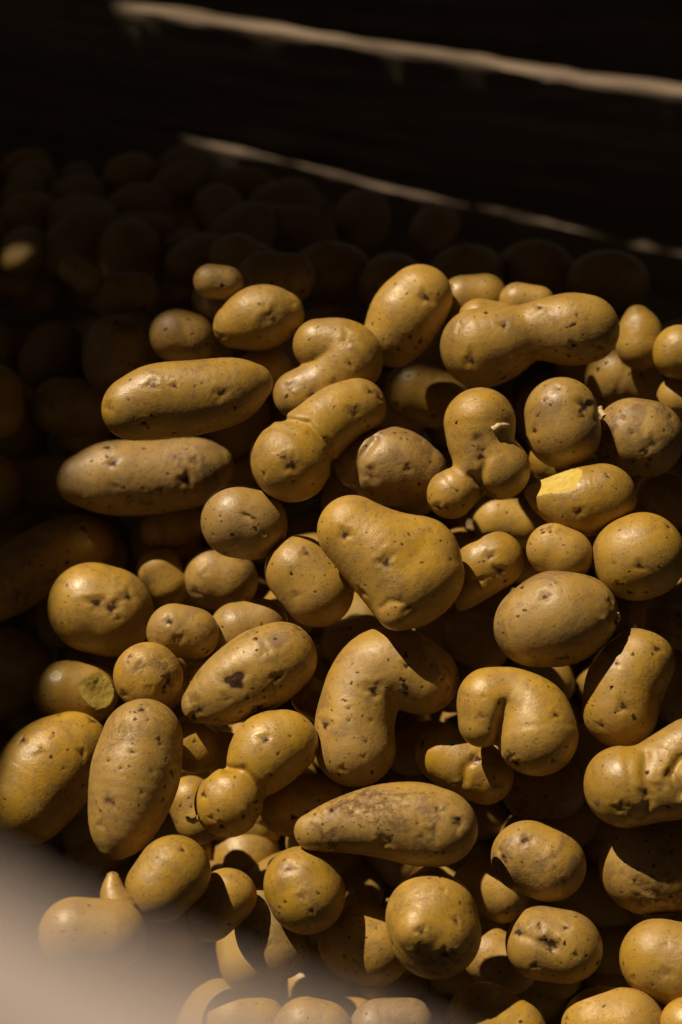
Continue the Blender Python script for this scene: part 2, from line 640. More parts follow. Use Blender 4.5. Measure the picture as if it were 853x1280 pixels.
    def project(self, V, it=2):
        e = 0.4
        for _ in range(it):
            d = self(V)
            g = np.stack([self(V + e * np.eye(3)[i]) - d for i in range(3)], 1) / e
            l = np.maximum((g * g).sum(1), 0.15)
            V = V - np.clip(d / l, -4, 4)[:, None] * g
        return V


def subdivide(V, F):
    ed = np.vstack([np.stack([F[:, i], F[:, (i + 1) % 4]], 1) for i in range(4)])
    es = np.sort(ed, 1)
    u, inv = np.unique(es, axis=0, return_inverse=True)
    inv = inv.reshape(-1)
    nf = len(F)
    Em = 0.5 * (V[u[:, 0]] + V[u[:, 1]])
    Fm = V[F].mean(1)
    n0, n1 = len(V), len(V) + len(Em)
    e = [n0 + inv[i * nf:(i + 1) * nf] for i in range(4)]
    c = n1 + np.arange(nf)
    F2 = np.vstack([np.stack([F[:, i], e[i], c, e[i - 1]], 1) for i in range(4)])
    return np.vstack([V, Em, Fm]), F2


def relax(V, F, it=2, lam=0.5):
    ed = np.vstack([np.stack([F[:, i], F[:, (i + 1) % 4]], 1) for i in range(4)])
    u = np.unique(np.sort(ed, 1), axis=0)
    deg = np.bincount(u.ravel(), minlength=len(V)).astype(float)
    for _ in range(it):
        s = np.zeros_like(V)
        for a in range(3):
            s[:, a] = np.bincount(u[:, 0], V[u[:, 1], a], len(V)) + np.bincount(u[:, 1], V[u[:, 0], a], len(V))
        V = V + lam * (s / deg[:, None] - V)
    return V


def vnormals(V, F):
    fn = np.cross(V[F[:, 2]] - V[F[:, 0]], V[F[:, 3]] - V[F[:, 1]])
    N = np.zeros_like(V)
    for i in range(4):
        for a in range(3):
            N[:, a] += np.bincount(F[:, i], fn[:, a], len(V))
    return N / np.maximum(np.linalg.norm(N, axis=1), 1e-9)[:, None]


def surf_depth(px, py):
    """Depth of the visible heap surface, and of the sunken bed behind the crest."""
    s = 1.0 + 0.31 * (640 - py) / FPX + np.maximum(0, 190 - px) * 0.00028
    yc = np.interp(px, [0, 100, 180, 300, 853], [470, 450, 420, 345, 345])
    t = 1 - smooth(yc - 60, yc + 10, py)
    ang = PITCH - np.arctan((640 - py) / FPX)
    drop = 0.485
    bed = drop / np.tan(np.maximum(ang, 0.2)) * math.cos(PITCH) + drop * math.sin(PITCH)
    bed = np.minimum(bed, 1.34)
    return s * (1 - t) + bed * t


placed_c, placed_r = [], []


def frame_at(px, py):
    d = ray(px, py)
    zx = -d / np.linalg.norm(d)
    x = RIGHT - zx * (RIGHT @ zx)
    x /= np.linalg.norm(x)
    y = np.cross(zx, x)
    return np.stack([x, y, zx], 1)                 # columns: local axes in world


def spheres_of(chains):
    out = []
    for c in chains:
        out.append(c[::2] if len(c) > 3 else c)
    return np.vstack(out)


def drop(px, py, chains, start=0.62, slack=0.955, maxd=None, push=0.0):
    """Move a potato along its sight line away from the viewer until it rests on those already there."""
    S = spheres_of(chains)
    Rm = frame_at(px, py)
    d = ray(px, py)
    C = np.array(placed_c)
    Rr = np.array(placed_r)
    limit = maxd if maxd is not None else float(surf_depth(px, py)) + 0.035
    z = start
    last = z
    while z < limit:
        s = z / FPX
        W = CAM + d * z + (S[:, [0, 1, 3]] * s) @ Rm.T
        if len(C):
            D = np.linalg.norm(W[:, None] - C[None], axis=2)
            if (D < (S[:, 2, None] * s + Rr[None]) * slack).any():
                break
        last = z
        z += 0.0015
    last += push
    s = last / FPX
    W = CAM + d * last + (S[:, [0, 1, 3]] * s) @ Rm.T
    placed_c.extend(W.tolist())
    placed_r.extend((S[:, 2] * s).tolist())
    return last


GROUP = 'potatoes heaped in the wooden bin'
SEED = [100]
SHOWN = []


def potato(label, chains, eyes=(), tone=0.4, dirt=0.3, value=0.5, auto=4, step=4.2, sub=1, grooves=(), cuts=(), knobs=(),
           sprouts=(), amp=0.03, depth=None, tilt=0.16, slack=0.955, group=GROUP, share=None, maxd=None, blend=0.35, flat=0.94, push=0.0):
    SEED[0] += 1
    r = np.random.default_rng(SEED[0])
    if isinstance(chains[0][0], (int, float)):
        chains = [chains]
    raw = [spline(c) for c in chains]
    allp = np.vstack(raw)
    cx = 0.5 * ((allp[:, 0] - allp[:, 2]).min() + (allp[:, 0] + allp[:, 2]).max())
    cy = 0.5 * ((allp[:, 1] - allp[:, 2]).min() + (allp[:, 1] + allp[:, 2]).max())
    loc = []
    for c in raw:
        q = c.copy()
        q[:, 0] -= cx
        q[:, 1] = -(q[:, 1] - cy)
        q[:, 3] += -tilt * q[:, 1]                 # lies along the slope of the heap
        loc.append(q)
    for (kx, ky, kr) in knobs:
        front = max((c[i, 3] + math.sqrt(max(0, c[i, 2] ** 2 - (c[i, 0] - kx + cx) ** 2 - (c[i, 1] + ky - cy) ** 2)))
                    for c in loc for i in range(len(c)))
        loc.append(np.array([[kx - cx, -(ky - cy), kr, front * 0.94 - kr * 0.2], [kx - cx + 0.1, -(ky - cy), kr, front * 0.94 - kr * 0.7]]))
    gl = [(np.array([(x - cx, -(y - cy)) for x, y in pts], float), w, dep) for pts, w, dep in grooves]
    cl = []
    for (nx, ny, nz, x, y, z) in cuts:
        n = np.array([nx, ny, nz], float)
        n /= np.linalg.norm(n)
        cl.append((n, float(n @ np.array([x - cx, -(y - cy), z]))))
    z0 = depth if depth is not None else drop(cx, cy, loc, slack=slack, maxd=maxd, push=push)
    if depth is not None:
        S = spheres_of(loc)
        Rm = frame_at(cx, cy)
        W = CAM + ray(cx, cy) * z0 + (S[:, [0, 1, 3]] * z0 / FPX) @ Rm.T
        placed_c.extend(W.tolist())
        placed_r.extend((S[:, 2] * z0 / FPX).tolist())
    Rm = frame_at(cx, cy)
    s = z0 / FPX
    sh = Shape(loc, SEED[0], amp=amp, grooves=gl, cuts=cl, blend=blend, flat=flat)
    V, F = sh.mesh(step)
    V = relax(V, F, 2)
    V = sh.project(V, 1)
    for _ in range(sub):
        V, F = subdivide(V, F)
        V = relax(V, F, 1, 0.4)
        V = sh.project(V, 2)
    if not cl:
        V = relax(V, F, 2, 0.5)
    N = vnormals(V, F)
    bd0 = sh.body(V[F].mean(1)) if cl else None
    # ---- eyes: given ones at their places, some more strewn about
    E = []
    for e in eyes:
        ex, ey, er = e[:3]
        dk = e[3] if len(e) > 3 else 0.9
        d2 = (V[:, 0] - (ex - cx)) ** 2 + (V[:, 1] + (ey - cy)) ** 2 - 0.02 * V[:, 2] * abs(V[:, 2]) + 1e6 * (N[:, 2] < 0.05)
        i = int(np.argmin(d2))
        E.append((V[i], N[i], er, dk))
    for _ in range(auto):
        i = int(r.integers(len(V)))
        if all(np.linalg.norm(V[i] - q[0]) > 3.2 * q[2] + 8 for q in E):
            E.append((V[i], N[i], r.uniform(2.2, 4.2), r.uniform(0.25, 0.85)))
    eye = np.zeros(len(V))
    own = -np.ones(len(V), int)
    disp = np.zeros(len(V))
    upv = np.array([0, 1.0, 0])
    for q, (c, n, er, dk) in enumerate(E):
        t1 = np.cross(upv + r.normal(0, 0.5, 3), n)
        t1 /= np.linalg.norm(t1) + 1e-9
        t2 = np.cross(n, t1)
        dv = V - c
        a, b_, h = dv @ t1, dv @ t2, dv @ n
        asp = r.uniform(1.0, 1.5)
        wob = 1 + 0.22 * np.sin(3 * np.arctan2(b_, a) + r.uniform(0, 6)) + 0.12 * np.sin(5 * np.arctan2(b_, a) + r.uniform(0, 6))
        rho = np.sqrt((a / asp) ** 2 + b_ ** 2) / (er * wob) + 3 * (np.abs(h) > 3.5 * er)
        g = np.exp(-(rho / 1.25) ** 2)
        disp -= g * er * (r.uniform(0.30, 0.55) if er < 8 or dk > 1 else 0.08)
        brow = (er < 8) * np.exp(-((rho - 1.9) / 0.75) ** 2) * np.clip(0.5 + 0.6 * b_ / (er * 2), 0, 1)
        disp += brow * er * 0.13
        disp += np.exp(-(rho / 0.45) ** 2) * er * 0.22
        m = np.clip(1.35 - rho, 0, 1) * dk
        eye = np.maximum(eye, m)
        own[(rho < 1.6) & (own < 0)] = q
    V = V + N * (0.8 * disp)[:, None]
    N = vnormals(V, F)
    W = V * s @ Rm.T
    NW = N @ Rm.T
    fo = own[F]
    fown = np.where((fo == fo[:, :1]).all(1), fo[:, 0], -1)
    # ---- raw cut faces
    fcut = np.zeros(len(F), bool)
    if cl:
        fcut = bd0 < -0.45
        fown[fcut] = -1
    color = (tone + r.uniform(-0.22, 0.14), min(1.0, dirt + r.uniform(0.08, 0.34)), value + r.uniform(-0.16, 0.12), 1.0)

    def piece(name, sel, mat, parent, normals=True):
        f = F[sel]
        ids, inv = np.unique(f, return_inverse=True)
        nn = NW[ids] if normals else None
        me = mesh_from(name, W[ids], inv.reshape(f.shape), nn, mat, {'eye': eye[ids]})
        o = link(name, me, parent)
        o.color = color
        return o
    body = piece('potato', (fown < 0) & ~fcut, SKIN, None, normals=not cl)
    body.location = CAM + ray(cx, cy) * z0
    tag(body, label, 'potato', group)
    SHOWN.append((label, cx, cy))
    for q in range(len(E)):
        sel = fown == q
        if sel.sum() >= 4:
            er, dk = E[q][2:4]
            nm = ('hole' if dk > 1 else 'bruise') if er >= 8 else ('pit' if er < 3.2 else 'eye')  # the large spot on the half-lit round potato is painted shade, no bruise
            piece(nm, sel, SKIN, body, normals=not cl)
    if fcut.any():
        piece('cut_face', fcut, FLESH, body, normals=False)
    for (pts, r0, r1) in sprouts:
        # a small bent shoot growing out of the skin
        P = []
        for (x, y) in pts:
            dd = (V[:, 0] - (x - cx)) ** 2 + (V[:, 1] + (y - cy)) ** 2 + 1e6 * (N[:, 2] < 0.0)
            P.append((x - cx, -(y - cy), V[int(np.argmin(dd)), 2]))
        P = np.array(P)
        P[:, 2] += np.linspace(-1.0, r0 * 1.1, len(P))
        tt = np.linspace(0, len(P) - 1, 12)
        Cn = np.stack([np.interp(tt, range(len(P)), P[:, a]) for a in range(3)], 1)
        for _ in range(3):
            Cn[1:-1] = 0.5 * Cn[1:-1] + 0.25 * (Cn[:-2] + Cn[2:])
        T = np.gradient(Cn, axis=0)
        T /= np.linalg.norm(T, axis=1)[:, None]
        vv, ff = [], []
        for i in range(12):
            a = np.cross(T[i], [0.1, 0.2, 1.0])
            a /= np.linalg.norm(a)
            b2 = np.cross(T[i], a)
            rr = (r0 + (r1 - r0) * i / 11) * (1 + 0.12 * math.sin(i * 1.7)) * (0.55 if i == 11 else 1)
            for k in range(8):
                vv.append(Cn[i] + rr * (math.cos(k * math.pi / 4) * a + math.sin(k * math.pi / 4) * b2))
        for i in range(11):
            for k in range(8):
                ff.append((i * 8 + k, i * 8 + (k + 1) % 8, (i + 1) * 8 + (k + 1) % 8, (i + 1) * 8 + k))
        ff += [(88, 89, 90, 91), (88, 91, 92, 95), (92, 93, 94, 95)]
        o = link('sprout', mesh_from('sprout', np.array(vv) * s @ Rm.T, np.array(ff), mat=SPROUT), body)
    return body


# ---- hidden lower potatoes that carry the heap: a few shapes, copied
HID = 'potato almost hidden in the dark gaps beneath the upper potatoes'
protos = []
HIDDEN = []


def proto_mesh(seed, chain):
    sh = Shape([spline(chain)], seed, amp=0.035)
    V, F = sh.mesh(6.0)
    V = relax(V, F, 2)
    V = sh.project(V, 1)
    V, F = subdivide(V, F)
    V = sh.project(V, 1)
    me = mesh_from('potato', V / 43.0, F, None, SKIN, {'eye': np.zeros(len(V))})
    return me


for q, ch in enumerate(([(-12, 0, 40, 0), (14, 2, 42, 0)], [(-22, 4, 36, 0), (0, 0, 41, 0), (22, -5, 35, 0)],
                        [(-4, 0, 43, 0), (6, 0, 42, 0)], [(-26, -6, 33, 0), (2, 5, 38, 0), (26, -2, 31, 0)])):
    protos.append(proto_mesh(900 + q, ch))


def filler(px, py, depth, rpx, label, group, q):
    o = link('potato', protos[q % 4])
    o.location = CAM + ray(px, py) * depth
    sc = rpx * depth / FPX
    o.scale = (sc * random.uniform(0.95, 1.35), sc, sc * random.uniform(0.85, 1.0))
    a = random.uniform(-0.5, 0.5)
    o.rotation_euler = (random.uniform(-.4, .4) + 0.4, random.uniform(-.4, .4), random.uniform(0, 6.28))
    o.color = (random.uniform(0.2, 0.8), random.uniform(0.2, 0.6), random.uniform(0.35, 0.6), 1)
    tag(o, label, 'potato', group)
    if label == HID:
        HIDDEN.append((o, px, py))
    placed_c.append(list(o.location))
    placed_r.append(sc * 1.02)
    return o


q = 0
row = 0
py = 440.0
while py < 1400:
    px = -120.0 + (45 if row % 2 else 0)
    while px < 980:
        x, y = px + random.uniform(-12, 12), py + random.uniform(-10, 10)
        filler(x, y, float(surf_depth(x, y)) + 0.090 + (0.05 if 120 < x < 350 and 540 < y < 790 else 0.02 if y > 1000 else 0.0) + random.uniform(-0.006, 0.008), random.uniform(36, 42), HID, GROUP, q)
        q += 1
        px += 94
    py += 84
    row += 1


# ---- the potatoes that show, lowest level first
LIST = []


def Q(level, label, chains, eyes=(), **kw):
    LIST.append((level, len(LIST), label, chains, eyes, kw))


# top of the heap, right
Q(2, 'tilted egg-shaped potato standing on the crest left of the big peanut-shaped one', [(524, 374, 43), (508, 395, 48), (492, 418, 40)],
  [(532, 371, 6), (513, 422, 3.5), (526, 428, 4), (498, 436, 3), (545, 420, 2.5)], tone=.35, dirt=.2, auto=2)
Q(1, 'rounded potato top behind the egg-shaped one on the crest', [(580, 373, 30), (605, 370, 29)], [(562, 358, 2.5)], tone=.3, dirt=.15, auto=1)
Q(2, 'sliver of pale potato squeezed behind the peanut-shaped potato', [(600, 402, 28), (625, 402, 25)], tone=.4, dirt=.1, auto=0)
Q(1, 'dull blurred potato top peeping over the peanut-shaped potato', [(648, 376, 24), (672, 378, 22)], tone=.7, dirt=.3, value=.45, auto=0)
Q(4, 'large smooth peanut-shaped potato lying across the crest of the heap', [(602, 434, 50), (624, 428, 47), (655, 417, 38), (682, 412, 40), (712, 412, 46), (732, 411, 43)],
  [(631, 407, 4.5), (673, 384, 4), (668, 442, 6, .7), (717, 433, 4), (589, 451, 6, .7), (631, 474, 5), (750, 436, 4), (756, 444, 3), (745, 448, 3), (625, 466, 2.5)],
  tone=.45, dirt=.18, auto=2, push=0.012)
Q(2, 'potato with a pointed blunt top right of the peanut-shaped potato', [(797, 398, 18), (800, 416, 29), (800, 432, 31)], tone=.35, dirt=.25, auto=1, cuts=[(-.55, .75, .3, 783, 388, 0)])
Q(3, 'half-shaded potato at the right edge level with the peanut-shaped one', [(850, 440, 34), (872, 444, 34)], tone=.4, dirt=.15, auto=1)
Q(2, 'potato with a sunlit shoulder and dark shadow under the peanut-shaped end', [(775, 474, 42), (795, 482, 36)], [(802, 468, 3)], tone=.55, dirt=.25, auto=1)
Q(2, 'small lit potato at the right edge above the rough round one', [(848, 498, 28), (872, 500, 28)], tone=.4, dirt=.2, auto=1)
Q(5, 'upright egg potato with a dimpled top in front of the rough round one', [(702, 516, 45), (706, 541, 46)],
  [(697, 486, 5, .7), (731, 507, 7), (730, 519, 4), (668, 537, 4.5), (722, 478, 3, .6), (681, 500, 2.5), (745, 525, 3)], tone=.5, dirt=.4, auto=2, push=-0.004)
Q(3, 'potato wedged below the upright egg potato', [(694, 572, 34), (708, 582, 32)], tone=.35, dirt=.2, auto=0)
Q(3, 'round potato with rough sandy skin right of the upright egg potato', [(791, 548, 50), (807, 550, 50)],
  [(815, 553, 6), (808, 565, 3.5), (812, 575, 3), (838, 520, 3), (790, 541, 3)], tone=.6, dirt=.75, auto=4,
  sprouts=[([(757, 522), (750, 513), (752, 508)], 4, 2.5)], push=-0.014)
Q(4, 'knobbly three-lobed potato with a shrivelled sprout between its lobes', [[(600, 529, 45), (603, 560, 41), (624, 586, 39)], [(603, 580, 31), (584, 602, 26), (565, 617, 32)]],
  [(602, 571, 5), (604, 562, 3.5), (604, 616, 5), (572, 612, 2.5), (548, 634, 5), (560, 635, 3), (580, 632, 3), (537, 634, 3), (570, 528, 2)], tone=.3, dirt=.35, auto=2,
  grooves=[([(598, 550), (610, 570), (600, 600)], 6, 4), ([(590, 594), (606, 612), (612, 622)], 5, 6)], sprouts=[([(616, 538), (624, 532), (637, 532)], 5, 2.5)], blend=.22)
Q(3, 'stout potato with a deep crease and sandy skin above the heart-shaped one', [(455, 580, 35), (488, 583, 50), (522, 592, 38)],
  [(429, 558, 4), (463, 594, 7, .7), (462, 585, 3), (524, 605, 3.5), (467, 615, 2.5), (493, 540, 2.5)], tone=.75, dirt=.5, auto=2, grooves=[([(470, 550), (452, 572), (445, 600), (441, 615)], 6, 5)], push=-0.020)
Q(4, 'two-lobed potato with a round front ball and an arm behind it', [(364, 575, 52, 18), (392, 545, 41, 4), (425, 518, 38, -8), (448, 508, 36, -14)],
  [(365, 581, 7), (357, 570, 4), (406, 575, 2.5), (329, 592, 3), (367, 602, 4, .7), (443, 516, 6, .75), (463, 489, 5), (475, 497, 4), (387, 542, 3, .5), (330, 610, 3, .4)], tone=.35, dirt=.3, auto=2,
  grooves=[([(352, 524), (385, 530), (410, 556), (417, 585)], 5, 6)], push=0.006)
Q(1, 'shaded potato in the hollow under the egg-shaped one on the crest', [(520, 488, 40), (552, 500, 38)], tone=.5, dirt=.5, auto=2)
# middle
Q(5, 'big heart-shaped potato with a small round knob on its lower edge', [[(441, 664, 45), (474, 692, 54), (506, 729, 55)], [(490, 692, 48), (528, 688, 43), (534, 716, 46)]],
  [(432, 668, 6), (482, 703, 7), (538, 664, 4, .5), (452, 741, 5, .55), (500, 640, 2), (410, 705, 3, .5), (509, 760, 4), (474, 630, 2)], tone=.35, dirt=.3, auto=3,
  knobs=[(493, 768, 15)], grooves=[([(478, 758), (488, 750), (503, 752)], 4, 2)], push=-0.008)
Q(4, 'smooth oval potato tucked behind the left of the heart-shaped one', [(374, 714, 44), (398, 739, 46)], [(384, 691, 5, .8), (346, 760, 4), (340, 705, 2), (365, 716, 1.8)], tone=.3, dirt=.15, auto=2, push=-0.016)
Q(4, 'small potato with a raw yellow broken edge right of the heart-shaped one', [(604, 705, 36), (620, 701, 36), (586, 738, 21), (574, 752, 12)],
  [(612, 695, 4.5, .8), (624, 715, 6), (598, 727, 4, .5), (632, 727, 3), (576, 722, 3, .4)], tone=.45, dirt=.3, auto=1, cuts=[(-.985, -.06, .12, 569, 710, 10)], push=-0.022)
Q(5, 'small plain round potato between the split potato and the broad oval one', [(691, 687, 33), (707, 695, 34)], [(687, 659, 5, .6), (677, 662, 2.5)], tone=.35, dirt=.12, auto=1)
Q(4, 'plump round potato near the right edge with shadow across its top', [(795, 697, 54), (803, 694, 54)],
  [(799, 707, 5), (836, 658, 4), (786, 742, 5), (772, 731, 3), (808, 741, 3), (767, 704, 2)], tone=.25, dirt=.25, auto=2)
Q(3, 'split potato showing raw yellow flesh at its pointed left end', [(752, 620, 42), (727, 627, 44), (695, 624, 30), (671, 615, 15)],
  [(723, 641, 4.5), (760, 595, 2.5), (742, 588, 2)], tone=.2, dirt=.15, auto=2, cuts=[(-.42, .72, .55, 697, 604, 15)], push=-0.016)
Q(6, 'broad oval potato with a big dimple and brown bruise on its right', [(671, 782, 52), (699, 773, 60), (722, 768, 50)],
  [(681, 745, 6, .75), (709, 824, 6, .85), (703, 825, 4), (764, 753, 5, .7), (690, 730, 2), (755, 775, 11, .3)], tone=.7, dirt=.5, auto=2, sprouts=[([(768, 778), (773, 772), (772, 766)], 4, 2)], push=0.010)
Q(4, 'kidney potato with a notch in its right side, mostly in shade', [(800, 828, 44), (784, 852, 50), (776, 886, 47)],
  [(822, 811, 4.5), (780, 882, 6), (772, 889, 2.5), (771, 829, 3), (753, 826, 6, .35), (751, 907, 4), (765, 860, 2)], tone=.3, dirt=.3, auto=2, grooves=[([(850, 855), (828, 868), (836, 890)], 9, 5)], push=-0.016)
Q(3, 'dim potato at the right edge below the plump round one', [(845, 772, 40), (866, 776, 40)], [(848, 767, 7, .6)], tone=.5, dirt=.5, auto=2)
Q(5, 'folded kidney potato with two lobes pressed together at a deep crease', [[(612, 876, 40), (640, 871, 37), (666, 890, 44), (671, 920, 51)], [(611, 878, 40), (604, 902, 32)]],
  [(603, 896, 3, .7), (637, 945, 4), (645, 955, 5), (692, 951, 4), (695, 893, 4), (664, 850, 2), (606, 870, 2.5, .4)], tone=.35, dirt=.3, auto=2,
  grooves=[([(630, 880), (624, 905), (622, 935)], 6, 6)], blend=.2, push=-0.014)
Q(4, 'slanting oval potato with bumpy lower end below the folded kidney', [(557, 943, 37), (584, 957, 40), (607, 970, 35)],
  [(527, 928, 5), (597, 948, 5), (621, 985, 8, .6), (575, 975, 9, .3), (565, 930, 2)], tone=.4, dirt=.35, auto=2, grooves=[([(592, 950), (582, 960), (580, 975)], 6, 4)])
Q(4, 'lumpy swollen potato with ridges cut off by the right edge', [[(781, 983, 52), (812, 980, 45), (848, 976, 44)], [(828, 952, 35), (862, 935, 38)]],
  [(745, 1002, 8, .45), (777, 1011, 6, .5), (806, 992, 5, .4), (824, 985, 5, .4), (836, 968, 5, .5), (800, 1010, 4, .4)], tone=.3, dirt=.15, auto=2,
  grooves=[([(808, 945), (806, 970), (812, 1000), (800, 1020)], 6, 4), ([(850, 950), (838, 970), (850, 990)], 7, 8)], blend=.25, push=-0.014)
Q(6, 'long tapering carrot-shaped potato lying level across the lower middle', [(391, 1040, 25), (430, 1031, 37), (475, 1027, 47), (520, 1029, 53), (545, 1033, 51)],
  [(414, 1013, 5), (480, 1052, 7, .6), (545, 1010, 5, .7), (541, 1040, 5, .6), (500, 1005, 4, .5), (440, 1020, 3, .5), (572, 1030, 6, .3), (418, 1042, 4, .5), (525, 1045, 3)], tone=.6, dirt=.75, auto=4, amp=.05)
Q(5, 'round yellow potato tucked under the tip of the carrot-shaped one', [(378, 1107, 49), (384, 1119, 50)],
  [(360, 1085, 6, .7), (390, 1139, 3), (355, 1127, 2.5), (370, 1155, 2.5), (385, 1160, 2), (343, 1140, 3, .5)], tone=.15, dirt=.2, auto=2)
Q(4, 'round potato with a lit bump and dark bruise under the carrot-shaped one', [(540, 1147, 60), (545, 1165, 59)],
  [(528, 1163, 5, .8), (556, 1193, 6), (566, 1191, 3), (552, 1204, 3), (570, 1152, 4), (516, 1190, 13, .5), (490, 1180, 4)], tone=.3, dirt=.4, auto=2, knobs=[(520, 1163, 22)])
Q(4, 'egg-shaped potato smeared with dark soil on its upper left', [(660, 1072, 47), (685, 1080, 48)],
  [(660, 1050, 5, .7), (629, 1070, 5, .8), (625, 1060, 5, .6), (705, 1100, 3), (632, 1078, 3)], tone=.4, dirt=.9, auto=3, push=-0.006)
Q(4, 'oval potato with a row of scabby dark pits across its middle', [(678, 1180, 47), (707, 1184, 47)],
  [(648, 1165, 6), (690, 1180, 7), (682, 1176, 4), (688, 1186, 5), (697, 1178, 3), (675, 1160, 3), (707, 1160, 3.5), (721, 1193, 3.5), (669, 1208, 4), (706, 1179, 2.5)], tone=.4, dirt=.35, auto=1,
  grooves=[([(655, 1170), (675, 1178), (692, 1182)], 5, 3)], push=-0.008)
Q(3, 'big potato at the right edge shaded above with a lit scabby patch below', [(810, 1083, 62), (838, 1080, 62)],
  [(793, 1101, 4), (804, 1110, 7, .5), (800, 1124, 6, .6), (782, 1140, 5), (839, 1065, 4, .7), (779, 1092, 3, .5)], tone=.65, dirt=.6, auto=3)
Q(4, 'rounded potato in the lower right with a bright bump on its left', [(825, 1198, 50), (850, 1206, 52)], [(832, 1217, 5, .4), (815, 1230, 2)], tone=.35, dirt=.2, auto=2)
Q(5, 'broad smooth potato cut by the bottom edge near the right corner', [(752, 1284, 50), (780, 1288, 52)], [(736, 1254, 3, .6)], tone=.35, dirt=.12, auto=2)
Q(5, 'bright potato filling the bottom right corner', [(862, 1284, 38), (880, 1290, 38)], tone=.3, dirt=.1, auto=1)
Q(5, 'potato cut by the bottom edge with a sunlit yellow right half', [(606, 1276, 50), (640, 1292, 46)], [(625, 1250, 3, .4)], tone=.1, dirt=.25, auto=2)
Q(3, 'dim rounded potato between the two round ones under the carrot shape', [(447, 1178, 50), (465, 1186, 50)],
  [(430, 1195, 3, .7), (444, 1200, 2.5), (452, 1160, 3, .5)], tone=.5, dirt=.4, auto=3)
Q(3, 'dull brownish potato with a wrinkled skin fold left of the round yellow one', [(328, 1146, 36), (338, 1168, 42), (348, 1185, 40)],
  [(322, 1168, 7, .4), (335, 1180, 4, .4)], tone=.95, dirt=.4, value=.3, auto=2, grooves=[([(308, 1158), (318, 1148), (330, 1143)], 3, 2)])
Q(5, 'pinkish brown rough lump at the bottom edge beside the blurred board', [(473, 1288, 38), (510, 1284, 32)], tone=1.0, dirt=.5, value=.4, auto=3, amp=.07)
Q(6, 'tall upright potato speckled all over with a scabby lower left side', [(178, 925, 53), (168, 970, 57), (156, 1020, 45), (148, 1048, 25)],
  [(176, 888, 5), (136, 999, 8, .7), (142, 1003, 4, .7), (217, 966, 6), (150, 920, 2.5), (185, 900, 2.5), (200, 930, 2.5), (165, 940, 2.5), (190, 965, 2.5), (150, 960, 2.5), (205, 1000, 3), (178, 990, 2.5), (135, 950, 2.5), (127, 1030, 4, .5)],
  tone=.6, dirt=.35, auto=5)
Q(5, 'large potato at the left edge behind the tall upright one', [(88, 941, 50), (60, 965, 64), (35, 1000, 58)],
  [(115, 900, 5), (28, 925, 5), (48, 938, 10, .35), (102, 942, 4.5), (66, 920, 2), (80, 960, 2)], tone=.2, dirt=.3, auto=4)
Q(4, 'potato low behind the board with a lit upper face below the tall one', [(216, 1090, 46), (200, 1110, 43)], [(228, 1062, 3.5)], tone=.3, dirt=.2, auto=2)
Q(4, 'thin pale pointed potato tip poking up through the blur', [(141, 1098, 9), (142, 1118, 17), (150, 1138, 24)], tone=.4, dirt=.1, auto=0)
Q(4, 'hazy potato low on the left seen through the blurred board edge', [(95, 1165, 46), (138, 1168, 44)], tone=.3, dirt=.1, auto=1)
Q(6, 'dirty scabbed potato with a round black hole and a corky left tip', [(250, 879, 23), (285, 861, 43), (325, 838, 52), (350, 823, 46)],
  [(294, 851, 10.5, 1.6), (249, 886, 7, .8), (240, 876, 5, .6), (243, 898, 4, .8), (271, 900, 5, .7), (345, 848, 5), (350, 858, 3), (325, 885, 6), (310, 873, 3), (375, 785, 5, .5), (333, 812, 5, .4), (282, 872, 4, .5), (318, 888, 4), (300, 890, 3)],
  tone=.6, dirt=1.0, auto=4, amp=.04)
Q(5, 'snowman-shaped potato with a tiny pale curl on its small round lobe', [(356, 930, 44), (336, 942, 48), (311, 976, 33), (287, 1004, 43)],
  [(331, 925, 6), (254, 992, 5), (305, 1020, 3), (278, 1033, 5), (266, 1022, 3), (322, 1012, 2.5), (363, 920, 2), (340, 970, 2), (385, 950, 4, .6)], tone=.2, dirt=.2, auto=2,
  grooves=[([(284, 962), (305, 962), (325, 985), (334, 1000)], 5, 6)], sprouts=[([(252, 1020), (244, 1026), (238, 1025), (234, 1020)], 4.5, 2.2)])
Q(3, 'shaded potato behind the snowman-shaped one and above the carrot tip', [(364, 1008, 38), (392, 1006, 38)], [(368, 1022, 5), (400, 1000, 3)], tone=.35, dirt=.3, auto=2)
Q(3, 'smooth tan potato behind the upper left of the dirty scabbed one', [(299, 789, 37), (326, 781, 33)], tone=.85, dirt=.1, auto=1)
Q(4, 'small oval potato with a single dark eye right of the big round one', [(217, 788, 33), (243, 792, 32)], [(211, 777, 5), (225, 800, 5, .2)], tone=.3, dirt=.3, auto=1)
Q(4, 'small round potato with scattered brown pits left of the dirty scabbed one', [(183, 846, 42), (187, 850, 42)],
  [(161, 820, 4), (160, 828, 2.5), (176, 833, 5, .5), (211, 854, 6), (155, 868, 4), (187, 862, 4, .4), (205, 866, 3)], tone=.35, dirt=.4, auto=2)
Q(3, 'potato with a chipped bright yellow patch behind the tall upright one', [(82, 864, 39), (108, 868, 39)], [(122, 852, 3, .7), (70, 845, 3, .5)], tone=.35, dirt=.25, auto=1, cuts=[(.35, .10, .93, 124, 870, 27)])
Q(4, 'big round potato with a cluster of dark dimples on its face', [(117, 760, 57), (135, 765, 57)],
  [(120, 753, 6.5), (140, 760, 7), (148, 773, 3.5), (159, 746, 6, .8), (100, 800, 3, .3)], tone=.3, dirt=.3, auto=2)
Q(3, 'long dim potato reaching in from the left edge above the big round one', [(-20, 745, 36), (15, 725, 42), (60, 697, 42), (104, 680, 38)], [(102, 660, 5, .8), (84, 704, 4, .8), (110, 672, 3, .4)], tone=.55, dirt=.5, auto=3)
